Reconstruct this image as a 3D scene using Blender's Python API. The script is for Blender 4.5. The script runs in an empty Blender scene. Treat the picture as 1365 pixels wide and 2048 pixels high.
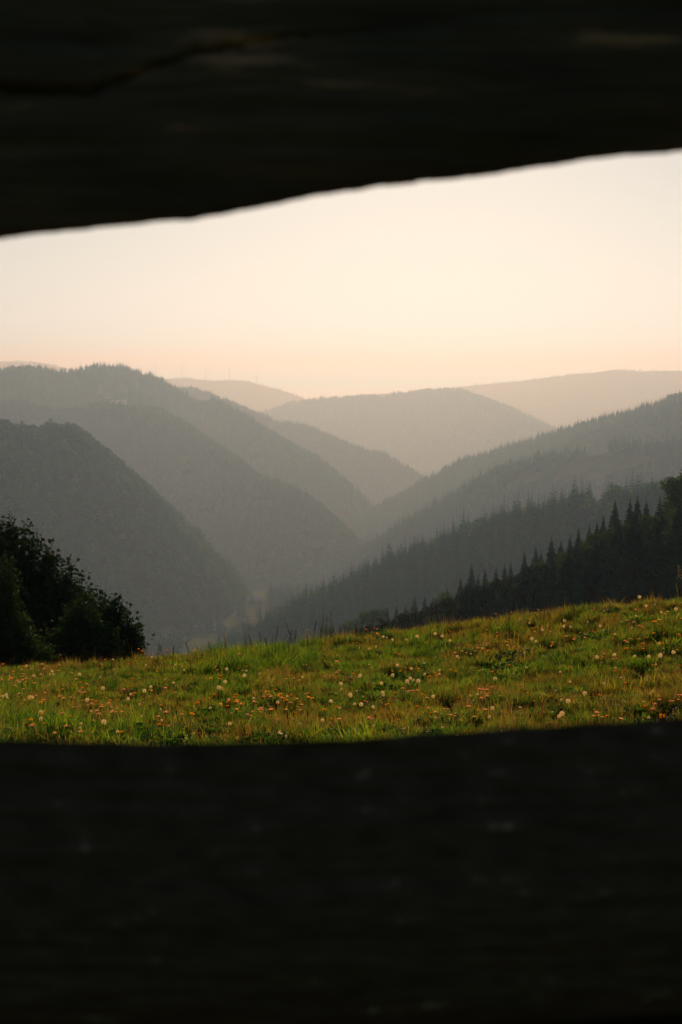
import bpy, math, random
import numpy as np
from mathutils import Vector, Matrix
R = math.radians
random.seed(7); rng = np.random.default_rng(7)
S = bpy.context.scene
COL = S.collection

# ------------------------------------------------------------------ camera
F = 3000.0; CX = 682.5; CY = 1024.0; HOR = 765.0
PITCH = math.atan((CY-HOR)/F)
cam_d = bpy.data.cameras.new("camera"); cam = bpy.data.objects.new("camera", cam_d); COL.objects.link(cam)
cam.location = (0, 0, 0); cam.rotation_euler = (math.pi/2-PITCH, 0, 0)
cam_d.sensor_fit = 'VERTICAL'; cam_d.sensor_height = 36.0; cam_d.lens = F/2048*36
cam_d.clip_start = 0.05; cam_d.clip_end = 60000
cam_d.dof.use_dof = True; cam_d.dof.focus_distance = 22.0; cam_d.dof.aperture_fstop = 13.0
S.camera = cam

# ------------------------------------------------------------------ world and sun
VEIL = (0.86, 0.92, 0.95)
SUN_EL, SUN_AZ = R(19.5), R(3.5)          # sun in front of the camera, hidden above the upper rail
W = bpy.data.worlds.new("World"); S.world = W; W.use_nodes = True
nt = W.node_tree; nt.nodes.clear()
out = nt.nodes.new('ShaderNodeOutputWorld'); bg = nt.nodes.new('ShaderNodeBackground')
sky = nt.nodes.new('ShaderNodeTexSky'); sky.sky_type = 'NISHITA'; sky.sun_disc = False
sky.sun_elevation = SUN_EL; sky.sun_rotation = SUN_AZ
sky.air_density = 1.0; sky.dust_density = 0.6; sky.ozone_density = 1.0; sky.altitude = 900
tint = nt.nodes.new('ShaderNodeMix'); tint.data_type = 'RGBA'; tint.blend_type = 'MULTIPLY'
tint.inputs[0].default_value = 1.0; tint.inputs[7].default_value = (1.16, 1.00, 0.88, 1)
nt.links.new(sky.outputs[0], tint.inputs[6])
tc = nt.nodes.new('ShaderNodeTexCoord'); sx = nt.nodes.new('ShaderNodeSeparateXYZ'); nt.links.new(tc.outputs['Generated'], sx.inputs[0])
def wmath(op, a, b=None, c=None):
    n = nt.nodes.new('ShaderNodeMath'); n.operation = op
    for k, v in enumerate((a, b, c)):
        if v is None: continue
        if isinstance(v, (int, float)): n.inputs[k].default_value = v
        else: nt.links.new(v, n.inputs[k])
    return n.outputs[0]
dt = nt.nodes.new('ShaderNodeVectorMath'); dt.operation = 'DOT_PRODUCT'; nt.links.new(tc.outputs['Generated'], dt.inputs[0])
dt.inputs[1].default_value = (math.sin(SUN_AZ)*math.cos(SUN_EL), math.cos(SUN_AZ)*math.cos(SUN_EL), math.sin(SUN_EL))
glow = wmath('POWER', wmath('MULTIPLY_ADD', dt.outputs['Value'], 0.5, 0.5), 3.6)      # towards the sun
lvl = wmath('MULTIPLY_ADD', glow, 0.80, 0.20)
low = wmath('POWER', wmath('SUBTRACT', 1.0, wmath('MINIMUM', wmath('ABSOLUTE', sx.outputs[2]), 1.0)), 7.0)   # 1 at the horizon
veil = nt.nodes.new('ShaderNodeVectorMath'); veil.operation = 'SCALE'; veil.inputs[0].default_value = (VEIL[0]/0.05, VEIL[1]/0.05, VEIL[2]/0.05)
nt.links.new(lvl, veil.inputs['Scale'])
vm = nt.nodes.new('ShaderNodeMix'); vm.data_type = 'RGBA'; nt.links.new(wmath('MULTIPLY', low, 0.92), vm.inputs[0])
nt.links.new(tint.outputs[2], vm.inputs[6]); nt.links.new(veil.outputs[0], vm.inputs[7])
band = wmath('POWER', wmath('SUBTRACT', 1.0, wmath('MINIMUM', wmath('ABSOLUTE', sx.outputs[2]), 1.0)), 42.0)         # cooler air right at the horizon
vh = nt.nodes.new('ShaderNodeMix'); vh.data_type = 'RGBA'; nt.links.new(band, vh.inputs[0])
nt.links.new(vm.outputs[2], vh.inputs[6]); vh.inputs[7].default_value = (0.38/0.05, 1.0/0.05, 1.4/0.05, 1); nt.links.new(vh.outputs[2], bg.inputs[0])
bg.inputs[1].default_value = 0.05
nt.links.new(bg.outputs[0], out.inputs[0])
sl = bpy.data.lights.new("sun", 'SUN'); sl.energy = 3.6; sl.angle = R(0.6); sl.color = (1.0, 0.645, 0.365)
so = bpy.data.objects.new("sun", sl); COL.objects.link(so)
sd = Vector((math.sin(SUN_AZ)*math.cos(SUN_EL), math.cos(SUN_AZ)*math.cos(SUN_EL), math.sin(SUN_EL)))
so.rotation_euler = (-sd).to_track_quat('-Z', 'Y').to_euler(); so.location = (0, 40, 60)
S.view_settings.view_transform = 'Standard'; S.view_settings.look = 'None'
S.view_settings.exposure = 0.0; S.view_settings.gamma = 1.0
S.cycles.use_denoising = True
S.cycles.max_bounces = 6; S.cycles.diffuse_bounces = 2; S.cycles.glossy_bounces = 2
S.cycles.transmission_bounces = 3; S.cycles.volume_bounces = 0; S.cycles.transparent_max_bounces = 8
HAZE_DENSITY = 3.4e-4; HAZE_G = 0.62

# ------------------------------------------------------------------ helpers
def at(px, py, Y):
    """point at forward distance Y that the photograph shows at pixel px, py"""
    dx = (px-CX)/F; dy = (CY-py)/F
    d = Vector((dx, math.cos(PITCH)+dy*math.sin(PITCH), -math.sin(PITCH)+dy*math.cos(PITCH)))
    return d*(Y/d.y)
def slope_of(py):
    dy = (CY-py)/F
    return (-math.sin(PITCH)+dy*math.cos(PITCH))/(math.cos(PITCH)+dy*math.sin(PITCH))
def proj(P):
    P = np.asarray(P, float)
    fy = P[..., 1]*math.cos(PITCH)-P[..., 2]*math.sin(PITCH)
    uy = P[..., 1]*math.sin(PITCH)+P[..., 2]*math.cos(PITCH)
    return CX+F*P[..., 0]/fy, CY-F*uy/fy
def tag(o, label=None, cat=None, group=None, kind=None):
    if label: o['label'] = label
    if cat: o['category'] = cat
    if group: o['group'] = group
    if kind: o['kind'] = kind
    return o
def empty(name, loc=(0, 0, 0), rz=0.0):
    o = bpy.data.objects.new(name, None); COL.objects.link(o); o.location = loc; o.rotation_euler = (0, 0, rz)
    o.empty_display_size = 0.2
    return o
def link(name, me, parent=None):
    o = bpy.data.objects.new(name, me); COL.objects.link(o)
    if parent: o.parent = parent
    return o
class MB:
    def __init__(s): s.v = []; s.f = []; s.m = []; s.n = 0
    def add(s, v, f, m=0):
        v = np.asarray(v, float).reshape(-1, 3)
        s.v.append(v); s.f += [tuple(int(i)+s.n for i in q) for q in f]; s.m += [m]*len(f); s.n += len(v)
    def tube(s, pts, rad, k=6, m=0, cap=True):
        pts = [Vector(p) for p in pts]; rings = []
        ref = Vector((0.31, 0.17, 0.93)) if abs((pts[-1]-pts[0]).normalized().z) < 0.9 else Vector((1, 0.1, 0))
        for i, p in enumerate(pts):
            t = (pts[min(i+1, len(pts)-1)]-pts[max(i-1, 0)]).normalized()
            a = t.cross(ref).normalized(); b = t.cross(a)
            r = rad[i] if hasattr(rad, '__len__') else rad
            rings.append([p+(a*math.cos(2*math.pi*j/k)+b*math.sin(2*math.pi*j/k))*r for j in range(k)])
        f = []
        for i in range(len(pts)-1):
            for j in range(k):
                f.append((i*k+j, i*k+(j+1) % k, (i+1)*k+(j+1) % k, (i+1)*k+j))
        if cap:
            f.append(tuple(range(k))[::-1]); f.append(tuple((len(pts)-1)*k+j for j in range(k)))
        s.add([tuple(q) for r_ in rings for q in r_], f, m)
    def box(s, c, h, m=0, rz=0.0):
        x, y, z = h; ca, sa = math.cos(rz), math.sin(rz)
        v = [(c[0]+ca*a*x-sa*b*y, c[1]+sa*a*x+ca*b*y, c[2]+e*z) for a in (-1, 1) for b in (-1, 1) for e in (-1, 1)]
        s.add(v, [(0, 1, 3, 2), (4, 6, 7, 5), (0, 4, 5, 1), (2, 3, 7, 6), (0, 2, 6, 4), (1, 5, 7, 3)], m)
    def mesh(s, name, mats, smooth=False):
        me = bpy.data.meshes.new(name)
        me.from_pydata(np.concatenate(s.v).tolist() if s.v else [], [], s.f)
        for m in mats: me.materials.append(m)
        me.polygons.foreach_set('material_index', s.m)
        if smooth: me.polygons.foreach_set('use_smooth', [True]*len(s.f))
        me.update(); return me
def grid_mesh(name, P, mats, faces=None, smooth=True, midx=None):
    """P is (rows, cols, 3)"""
    r, c = P.shape[:2]
    if faces is None:
        i = np.arange((r-1)*(c-1)); a = (i//(c-1))*c+i % (c-1)
        faces = np.stack([a, a+1, a+c+1, a+c], 1)
    V = P.reshape(-1, 3)
    used = np.unique(faces); remap = np.full(len(V), -1); remap[used] = np.arange(len(used))
    V = V[used]; faces = remap[faces]
    me = bpy.data.meshes.new(name)
    me.vertices.add(len(V)); me.vertices.foreach_set('co', V.ravel())
    me.loops.add(faces.size); me.loops.foreach_set('vertex_index', faces.ravel().astype(np.int32))
    me.polygons.add(len(faces)); me.polygons.foreach_set('loop_start', np.arange(0, faces.size, 4, dtype=np.int32))
    me.polygons.foreach_set('loop_total', np.full(len(faces), 4, np.int32))
    for m in mats: me.materials.append(m)
    if smooth: me.polygons.foreach_set('use_smooth', np.ones(len(faces), bool))
    if midx is not None: me.polygons.foreach_set('material_index', midx.astype(np.int32))
    me.update(calc_edges=True); me.validate(); return me
def _h(ix, iy, s):
    n = (ix.astype(np.int64)*374761393+iy.astype(np.int64)*668265263+s*1442695041) & 0xffffffff
    n = ((n ^ (n >> 13))*1274126177) & 0xffffffff
    return ((n ^ (n >> 16)) & 0xffff)/65535.0
def noise(x, y, s=0):
    x = np.asarray(x, float); y = np.asarray(y, float)
    ix = np.floor(x); iy = np.floor(y); fx = x-ix; fy = y-iy
    fx = fx*fx*(3-2*fx); fy = fy*fy*(3-2*fy)
    a = _h(ix, iy, s); b = _h(ix+1, iy, s); c = _h(ix, iy+1, s); d = _h(ix+1, iy+1, s)
    return ((a+(b-a)*fx)*(1-fy)+(c+(d-c)*fx)*fy)*2-1
def fbm(x, y, o=4, s=0):
    t = 0; a = 1.0; n = 0
    for k in range(o):
        t = t+a*noise(x*2**k+k*17.3, y*2**k-k*9.1, s+k); n += a; a *= 0.5
    return t/n

# ------------------------------------------------------------------ materials
def mat(name):
    m = bpy.data.materials.new(name); m.use_nodes = True; m.node_tree.nodes.clear()
    o = m.node_tree.nodes.new('ShaderNodeOutputMaterial'); return m, m.node_tree, o
def ramp(t, fac, stops, interp='LINEAR'):
    r = t.nodes.new('ShaderNodeValToRGB'); r.color_ramp.interpolation = interp
    e = r.color_ramp.elements
    while len(e) < len(stops): e.new(0.5)
    for q, (p, c) in zip(e, stops): q.position = p; q.color = (*c, 1)
    t.links.new(fac, r.inputs[0]); return r.outputs[0]
def noisetex(t, scale, detail=4, rough=0.6, coord='Object', stretch=None):
    c = t.nodes.new('ShaderNodeTexCoord'); n = t.nodes.new('ShaderNodeTexNoise')
    n.inputs['Scale'].default_value = scale; n.inputs['Detail'].default_value = detail; n.inputs['Roughness'].default_value = rough
    if stretch:
        mp = t.nodes.new('ShaderNodeMapping'); mp.inputs['Scale'].default_value = stretch
        t.links.new(c.outputs[coord], mp.inputs[0]); t.links.new(mp.outputs[0], n.inputs[0])
    else: t.links.new(c.outputs[coord], n.inputs[0])
    return n.outputs[0]
def leafmat(name, stops, trans=0.4, gloss=0.0, rough=0.35, tboost=1.6):
    """foliage: diffuse + light passing through the leaf, colour varying plant by plant"""
    m, t, o = mat(name)
    oi = t.nodes.new('ShaderNodeObjectInfo')
    geo = t.nodes.new('ShaderNodeNewGeometry')
    add = t.nodes.new('ShaderNodeMath'); add.operation = 'MULTIPLY_ADD'
    add.inputs[1].default_value = 0.6; t.links.new(geo.outputs['Random Per Island'], add.inputs[0])
    sc = t.nodes.new('ShaderNodeMath'); sc.operation = 'MULTIPLY'; sc.inputs[1].default_value = 0.4
    t.links.new(oi.outputs['Random'], sc.inputs[0]); t.links.new(sc.outputs[0], add.inputs[2])
    c = ramp(t, add.outputs[0], stops)
    d = t.nodes.new('ShaderNodeBsdfDiffuse'); t.links.new(c, d.inputs[0])
    tr = t.nodes.new('ShaderNodeBsdfTranslucent')
    bm_ = t.nodes.new('ShaderNodeMix'); bm_.data_type = 'RGBA'; bm_.blend_type = 'MULTIPLY'; bm_.inputs[0].default_value = 1
    t.links.new(c, bm_.inputs[6]); bm_.inputs[7].default_value = (tboost*1.1, tboost, tboost*0.45, 1)
    t.links.new(bm_.outputs[2], tr.inputs[0])
    mx = t.nodes.new('ShaderNodeMixShader'); mx.inputs[0].default_value = trans
    t.links.new(d.outputs[0], mx.inputs[1]); t.links.new(tr.outputs[0], mx.inputs[2]); last = mx
    if gloss > 0:
        g = t.nodes.new('ShaderNodeBsdfGlossy'); g.inputs['Roughness'].default_value = rough
        g.inputs[0].default_value = (1, 1, 1, 1)
        m2 = t.nodes.new('ShaderNodeMixShader'); m2.inputs[0].default_value = gloss
        t.links.new(last.outputs[0], m2.inputs[1]); t.links.new(g.outputs[0], m2.inputs[2]); last = m2
    t.links.new(last.outputs[0], o.inputs[0]); return m
def plain(name, stops, scale=5, rough=0.8, bump=0.0, metallic=0.0, stretch=None, detail=5, bscale=None, bdist=0.01):
    m, t, o = mat(name)
    b = t.nodes.new('ShaderNodeBsdfPrincipled'); b.inputs['Roughness'].default_value = rough; b.inputs['Specular IOR Level'].default_value = 0.0 if rough >= 1.0 else 0.4; b.inputs['Metallic'].default_value = metallic
    n = noisetex(t, scale, detail, stretch=stretch); t.links.new(ramp(t, n, stops), b.inputs['Base Color'])
    if bump:
        n2 = noisetex(t, bscale or scale*3, 6, stretch=stretch)
        bp = t.nodes.new('ShaderNodeBump'); bp.inputs['Strength'].default_value = bump; bp.inputs['Distance'].default_value = bdist
        t.links.new(n2, bp.inputs['Height']); t.links.new(bp.outputs[0], b.inputs['Normal'])
    t.links.new(b.outputs[0], o.inputs[0]); return m

M_wood = plain('weathered_wood', [(0.25, (0.050, 0.050, 0.030)), (0.5, (0.120, 0.120, 0.075)), (0.62, (0.17, 0.155, 0.092)), (0.69, (0.62, 0.44, 0.22))],
               scale=9, rough=0.85, bump=0.6, stretch=(1, 1, 7), bscale=60, bdist=0.004)
M_lichen = plain('lichen_wood', [(0.3, (0.075, 0.066, 0.042)), (0.64, (0.14, 0.126, 0.085)), (0.74, (0.50, 0.52, 0.38))],
               scale=60, rough=0.9, bump=0.6, stretch=(1, 1, 2.2), bscale=60, bdist=0.004)
M_bark = plain('bark', [(0.3, (0.03, 0.022, 0.016)), (0.7, (0.075, 0.055, 0.04))], scale=6, bump=0.5)
M_soil = plain('meadow_soil', [(0.3, (0.016, 0.022, 0.007)), (0.55, (0.034, 0.042, 0.012)), (0.75, (0.055, 0.050, 0.020))], scale=2.2, rough=1.0, bump=0.5, bdist=0.05)
M_hill = plain('hill_ground', [(0.35, (0.020, 0.030, 0.014)), (0.6, (0.04, 0.05, 0.02)), (0.75, (0.07, 0.07, 0.03))], scale=0.012, rough=1.0)
M_field = plain('hill_pasture', [(0.3, (0.05, 0.06, 0.025)), (0.6, (0.10, 0.09, 0.04)), (0.8, (0.07, 0.075, 0.03))], scale=0.02, rough=1.0)
M_floor = plain('valley_pasture', [(0.3, (0.045, 0.075, 0.035)), (0.55, (0.09, 0.11, 0.05)), (0.8, (0.15, 0.15, 0.075))], scale=0.015, rough=1.0)
M_spruce = leafmat('spruce_needles', [(0, (0.006, 0.030, 0.020)), (0.6, (0.010, 0.050, 0.030)), (1, (0.028, 0.085, 0.040))], 0.15)
M_decid = leafmat('broad_leaves', [(0, (0.024, 0.070, 0.018)), (0.5, (0.042, 0.092, 0.024)), (1, (0.075, 0.120, 0.030))], 0.35)
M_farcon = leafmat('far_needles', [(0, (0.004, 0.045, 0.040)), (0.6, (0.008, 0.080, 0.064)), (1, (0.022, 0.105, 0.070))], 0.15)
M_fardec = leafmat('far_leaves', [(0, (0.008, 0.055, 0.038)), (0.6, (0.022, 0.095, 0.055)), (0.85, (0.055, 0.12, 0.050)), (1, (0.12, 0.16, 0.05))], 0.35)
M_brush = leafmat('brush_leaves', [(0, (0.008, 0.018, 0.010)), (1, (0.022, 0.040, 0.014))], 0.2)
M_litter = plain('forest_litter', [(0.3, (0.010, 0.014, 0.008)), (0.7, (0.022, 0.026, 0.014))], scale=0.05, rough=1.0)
M_maple = leafmat('maple_leaves', [(0, (0.008, 0.030, 0.012)), (0.7, (0.016, 0.052, 0.018)), (1, (0.035, 0.080, 0.022))], 0.22, 0.012, 0.5)
M_maple2 = leafmat('hazel_leaves', [(0, (0.014, 0.044, 0.012)), (0.7, (0.028, 0.072, 0.016)), (1, (0.05, 0.10, 0.024))], 0.28, 0.012, 0.5)
M_gr = leafmat('grass_green', [(0, (0.010, 0.042, 0.006)), (0.5, (0.045, 0.120, 0.012)), (1, (0.22, 0.32, 0.035))], 0.5, 0.04, 0.35, 2.4)
M_go = leafmat('grass_olive', [(0, (0.035, 0.058, 0.009)), (0.5, (0.12, 0.14, 0.020)), (1, (0.32, 0.29, 0.055))], 0.5, 0.05, 0.35, 2.3)
M_gd = leafmat('grass_dry', [(0, (0.09, 0.042, 0.016)), (0.5, (0.17, 0.105, 0.035)), (1, (0.34, 0.27, 0.13))], 0.45, 0.02, 0.4, 1.7)
M_herb = leafmat('herb_leaves', [(0, (0.010, 0.045, 0.006)), (0.7, (0.030, 0.10, 0.010)), (1, (0.10, 0.20, 0.020))], 0.5, 0.010, 0.35, 1.8)
M_stem = leafmat('stems', [(0, (0.09, 0.10, 0.025)), (0.5, (0.14, 0.09, 0.035)), (1, (0.20, 0.12, 0.05))], 0.3)
M_seed = leafmat('brown_seed', [(0, (0.10, 0.035, 0.018)), (1, (0.22, 0.09, 0.035))], 0.3)
M_fluff = leafmat('white_fluff', [(0, (0.72, 0.64, 0.58)), (1, (0.90, 0.84, 0.80))], 0.55, 0, 0.4, 1.5)
M_orange = leafmat('orange_petals', [(0, (0.90, 0.33, 0.015)), (1, (0.93, 0.50, 0.03))], 0.5, 0, 0.4, 1.5)
M_yellow = leafmat('yellow_petals', [(0, (0.80, 0.50, 0.02)), (1, (0.85, 0.62, 0.03))], 0.45, 0, 0.4, 1.1)
M_pink = leafmat('pink_petals', [(0, (0.55, 0.12, 0.18)), (1, (0.65, 0.22, 0.28))], 0.4, 0, 0.4, 1.0)
M_wall = plain('plaster', [(0.3, (0.55, 0.52, 0.46)), (0.7, (0.70, 0.67, 0.6))], scale=0.6, rough=0.9)
M_timber = plain('barn_timber', [(0.3, (0.09, 0.06, 0.04)), (0.7, (0.15, 0.10, 0.07))], scale=0.8, rough=0.9)
M_roof = plain('roof_tiles', [(0.3, (0.16, 0.08, 0.06)), (0.7, (0.24, 0.13, 0.09))], scale=1.2, rough=0.5)
M_metal = plain('metal_roof', [(0.3, (0.5, 0.5, 0.5)), (0.7, (0.62, 0.62, 0.62))], scale=0.5, rough=0.25, metallic=0.7)
M_glass = plain('window_glass', [(0.3, (0.02, 0.02, 0.02)), (0.7, (0.05, 0.05, 0.05))], scale=1, rough=0.1)
M_turb = plain('turbine_paint', [(0.3, (0.42, 0.42, 0.42)), (0.7, (0.5, 0.5, 0.5))], scale=0.1, rough=0.5)

# ------------------------------------------------------------------ terrain: ridges traced as 3D lines, flanks fall away from them
# (px, py of the tree tops, forward distance), tree height, flank slope
RID = {
 'far_plateau': ([(560,815,11200),(700,792,11000),(800,785,10800),(900,775,10600),(960,768,10500),(1050,760,10200),(1140,747,10000),(1200,742,9900),(1230,738,9900),(1280,741,9900),(1365,740,9900),(1700,736,9900),(2100,760,9900)], 6, .38),
 'turbine_hill': ([(-900,735,12000),(-200,721,12000),(0,722,11900),(65,722,11800),(160,742,11500),(250,748,11000),(320,757,10600),(380,755,10500),(430,759,10500),(480,759,10500),(520,769,10500),(560,784,10500),(595,801,10400),(640,822,10300),(700,850,10200)], 6, .38),
 'middle_hill': ([(440,850,7400),(540,819,7300),(600,800,7200),(650,793,7100),(720,789,7000),(780,788,7000),(798,782,7000),(850,778,7000),(905,775,6900),(950,791,6700),(990,805,6500),(1030,829,6300),(1060,843,6100),(1092,864,5900),(1130,890,5700),(1180,930,5500)], 14, .5),
 'left_spur_far': ([(200,760,5200),(383,772,4800),(413,781,4750),(445,794,4700),(471,808,4650),(492,815,4600),(512,819,4600),(533,831,4600),(562,845,4550),(571,839,4500),(592,842,4500),(615,850,4450),(640,862,4400),(690,880,4350),(720,892,4300),(755,899,4250),(790,920,4200),(815,940,4150),(832,960,4100),(860,1000,4000)], 16, .8),
 'left_ridge': ([(-900,690,3500),(-300,728,3500),(-100,735,3500),(0,732,3500),(70,725,3500),(130,731,3500),(190,723,3500),(250,727,3550),(290,738,3550),(320,754,3600),(345,767,3600),(385,783,3600),(400,786,3600),(420,789,3580),(440,798,3550),(475,818,3500),(525,850,3420),(575,880,3340),(625,906,3260),(670,950,3180),(700,1005,3100),(712,1060,3020)], 17, 1.05),
 'left_shoulder': ([(-700,800,3100),(0,795,3000),(180,800,2950),(280,802,2900),(340,824,2860),(400,868,2780),(430,888,2700),(480,930,2600),(515,951,2540),(550,957,2500),(595,979,2440),(625,1008,2390),(660,1037,2330),(690,1069,2280),(705,1092,2240),(725,1130,2200)], 18, 1.0),
 'left_near': ([(-900,700,1350),(-300,790,1400),(-60,822,1450),(0,832,1500),(60,842,1520),(92,848,1540),(104,838,1545),(130,838,1555),(150,851,1570),(200,891,1620),(240,930,1660),(280,965,1700),(305,995,1730),(345,1038,1780),(385,1080,1820),(415,1115,1860),(450,1160,1900),(475,1195,1930),(500,1235,1960)], 18, 1.15),
 'right_ridge': ([(2000,640,2500),(1500,742,2600),(1365,783,2650),(1320,796,2680),(1250,816,2750),(1200,830,2800),(1150,846,2850),(1100,862,2900),(1060,876,2930),(1020,885,2970),(985,900,3000),(960,906,3020),(930,925,3060),(900,944,3090),(850,966,3150),(800,991,3220),(760,1016,3280),(730,1036,3320),(700,1062,3380)], 18, .6),
 'right_knoll': ([(1700,760,2300),(1450,776,2350),(1365,797,2400),(1300,818,2420),(1250,838,2450),(1200,862,2480)], 17, .6),
 'right_shoulder': ([(2000,780,1800),(1500,860,1850),(1365,871,1900),(1300,876,1920),(1260,873,1930),(1200,886,1950),(1150,892,1970),(1095,896,1990),(1050,913,2010),(1000,931,2030),(985,946,2040),(960,956,2050),(920,986,2070),(900,1006,2080),(870,1021,2100),(800,1052,2140),(760,1076,2170),(720,1096,2200),(680,1117,2230),(640,1150,2260),(600,1168,2290),(560,1202,2320),(520,1238,2350)], 19, .72),
 'right_lower': ([(2000,860,1000),(1500,940,1060),(1365,956,1100),(1280,961,1130),(1230,966,1150),(1150,986,1180),(1100,1001,1200),(1060,1011,1220),(1015,1016,1240),(960,1041,1270),(900,1052,1300),(850,1081,1330),(800,1096,1360),(740,1131,1410),(700,1151,1450),(660,1172,1500),(620,1200,1550),(560,1240,1620),(500,1262,1700),(455,1290,1740)], 19, .66),
 'near_wood': ([(2000,800,300),(1500,900,340),(1420,945,365),(1365,985,390),(1310,1008,410),(1230,1012,440),(1165,1056,470),(1110,1080,500),(1060,1103,530),(1000,1135,570),(945,1146,610),(900,1180,640),(870,1192,670),(830,1200,700),(780,1220,740),(730,1238,790),(690,1252,830),(650,1268,870),(600,1290,920),(500,1330,1000)], 18, .42),
}
RN = list(RID)
KD = 1.4                                   # distances of the far country; the near wood stands closer
for _n in RN:
    _p, _t, _s = RID[_n]; _k = 0.7 if _n == 'near_wood' else 1.0 if _n == 'right_lower' else KD
    RID[_n] = ([(a, b, c*_k) for a, b, c in _p], _t*(0.72 if _n == 'near_wood' else 1.2), _s)
CRX = np.array([-2500, -900, 0, 100, 200, 290, 400, 500, 600, 700, 850, 1000, 1200, 1365, 2200, 3800], float)
CRY = np.array([1420, 1375, 1348, 1342, 1335, 1328, 1320, 1312, 1304, 1291, 1271, 1256, 1237, 1228, 1178, 1095], float)
EYE = 0.78
def meadow(x, y):
    """height of the meadow; it falls gently to a crest about 20 m away, then drops into the valley"""
    x = np.asarray(x, float); y = np.asarray(y, float)
    yy = np.maximum(y, 4.0)
    px = CX+F*x/np.maximum(yy, 1)/math.cos(PITCH)
    cy = np.interp(px, CRX, CRY)
    D = 21.0+1.6*np.sin(px/330.0)+0.8*np.sin(px/140.0+1)
    dyy = (CY-cy)/F
    sl_ = (-math.sin(PITCH)+dyy*math.cos(PITCH))/(math.cos(PITCH)+dyy*math.sin(PITCH))
    zc = sl_*D
    ya = 12.0; za = slope_of(1482)*ya               # quadratic through the feet, a point 12 m out and the crest
    yc = np.minimum(yy, D)
    q_ = ((zc+EYE)/D-(za+EYE)/ya)/(D-ya); p_ = (za+EYE)/ya-q_*ya
    z = -EYE+p_*yc+q_*yc*yc; s1 = p_+2*q_*D
    z = z+s1*np.maximum(yy-D, 0); z4 = -EYE+p_*4+q_*16
    e = np.maximum(yy-D, 0)
    z = z-(0.55*(np.sqrt(e*e+9)-3))
    z = np.where(y < 4, z4*np.clip(y/4, 0, 1)+(-EYE)*(1-np.clip(y/4, 0, 1)), z)
    z = np.where(y < 0, -EYE+np.minimum(-y, 400)*0.42-0.9*(1-np.exp(y/3)), z)  # unseen rise behind the camera, added to keep sky light off the rails
    bump = 0.05*fbm(x*0.5, y*0.5, 3, 5)+0.018*fbm(x*2.1, y*1.6, 2, 9)
    return z+bump*np.clip(y/6, 0.2, 1)
NC, NR = 760, 620
U = np.linspace(-0.46, 0.46, NC); LY = np.linspace(math.log(60), math.log(17400), NR)
gu, gl = np.meshgrid(U, LY); GY = np.exp(gl); GX = gu*GY
base = np.interp(GY, [0, 1300, 2300, 2700, 3360, 4200, 6300, 8400, 12600, 21000], [-400, -345, -338, -392, -440, -476, -479, -504, -567, -749])
near = -14-(GY-30)*0.45+3*fbm(GX/40, GY/40, 3, 3)
GZ = np.maximum(base+4*fbm(GX/220, GY/220, 3, 8), near); GID = np.where(near > base, -2, -1)
GDIST = np.full(GX.shape, 1e9)
gull = fbm(GX/260, GY/260, 4, 21); fine = fbm(GX/70, GY/70, 3, 33)
for ri, rn in enumerate(RN):
    pts, th, sl0 = RID[rn]
    P = [at(a, b, c) for a, b, c in pts]
    best = np.full(GX.shape, -1e9); bd = np.full(GX.shape, 1e9)
    ymax = max(p.y for p in P)
    for a, b in zip(P[:-1], P[1:]):
        ex, ey = b.x-a.x, b.y-a.y; L2 = ex*ex+ey*ey+1e-9
        t = np.clip(((GX-a.x)*ex+(GY-a.y)*ey)/L2, 0, 1)
        d = np.hypot(GX-(a.x+t*ex), GY-(a.y+t*ey))
        w = 12+0.006*a.y
        z = a.z+(b.z-a.z)*t-th*0.92-sl0*(np.sqrt(d*d+w*w)-w)*(1+0.28*gull)
        m = z > best; best = np.where(m, z, best); bd = np.where(m, d, bd)
    amp = np.clip(bd/110, 0, 1)*(0.009*min(ymax, 3600)+10)*(0.55 if ymax > 9000 else 1)
    best = best+amp*(0.55*gull+0.35*fine)
    m = best > GZ; GZ = np.where(m, best, GZ); GID = np.where(m, ri, GID); GDIST = np.where(m, bd, GDIST)
G = np.stack([GX, GY, GZ], -1)
run = np.maximum.accumulate(GZ/GY, axis=0)             # highest ground slope up to each row, per direction
def gsample(A, x, y):
    u = np.clip((x/y-U[0])/(U[1]-U[0]), 0, NC-1.001); v = np.clip((np.log(y)-LY[0])/(LY[1]-LY[0]), 0, NR-1.001)
    i = v.astype(int); j = u.astype(int); fu = u-j; fv = v-i
    return (A[i, j]*(1-fu)+A[i, j+1]*fu)*(1-fv)+(A[i+1, j]*(1-fu)+A[i+1, j+1]*fu)*fv
def gid(x, y):
    u = np.clip((x/y-U[0])/(U[1]-U[0]), 0, NC-1); v = np.clip((np.log(y)-LY[0])/(LY[1]-LY[0]), 0, NR-1)
    return GID[np.rint(v).astype(int), np.rint(u).astype(int)]
# clearings: ridge, centre pixel, half sizes (pixels of the photograph)
CLR = [('left_ridge', 400, 800, 24, 9, .15), ('left_ridge', 235, 788, 45, 7, 0), ('left_near', 45, 850, 60, 13, .1),
       ('right_shoulder', 1200, 940, 105, 30, -.18), ('right_shoulder', 1050, 965, 50, 12, -.3), ('left_shoulder', 120, 812, 60, 8, 0)]
def cleared(ids, X, Y_, Z_):
    px, py = proj(np.stack([X, Y_, Z_], -1)); r = np.zeros(X.shape, bool)
    wob = 1+0.35*noise(px/14, py/9, 77)
    for n, cx, cy, a, b, sh in CLR:
        q = (((px-cx)/a)**2+((py-cy-(px-cx)*sh)/b)**2) < wob
        r |= q & (ids == RN.index(n))
    q = (px > 285) & (px < 540) & (py > 1178) & (ids == -1)
    return r | (q & (fbm(X/60, Y_/60, 3, 91) > -0.18))
gclr = cleared(GID, GX, GY, GZ)
i = np.arange((NR-1)*(NC-1)); a = (i//(NC-1))*NC+i % (NC-1)
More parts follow.
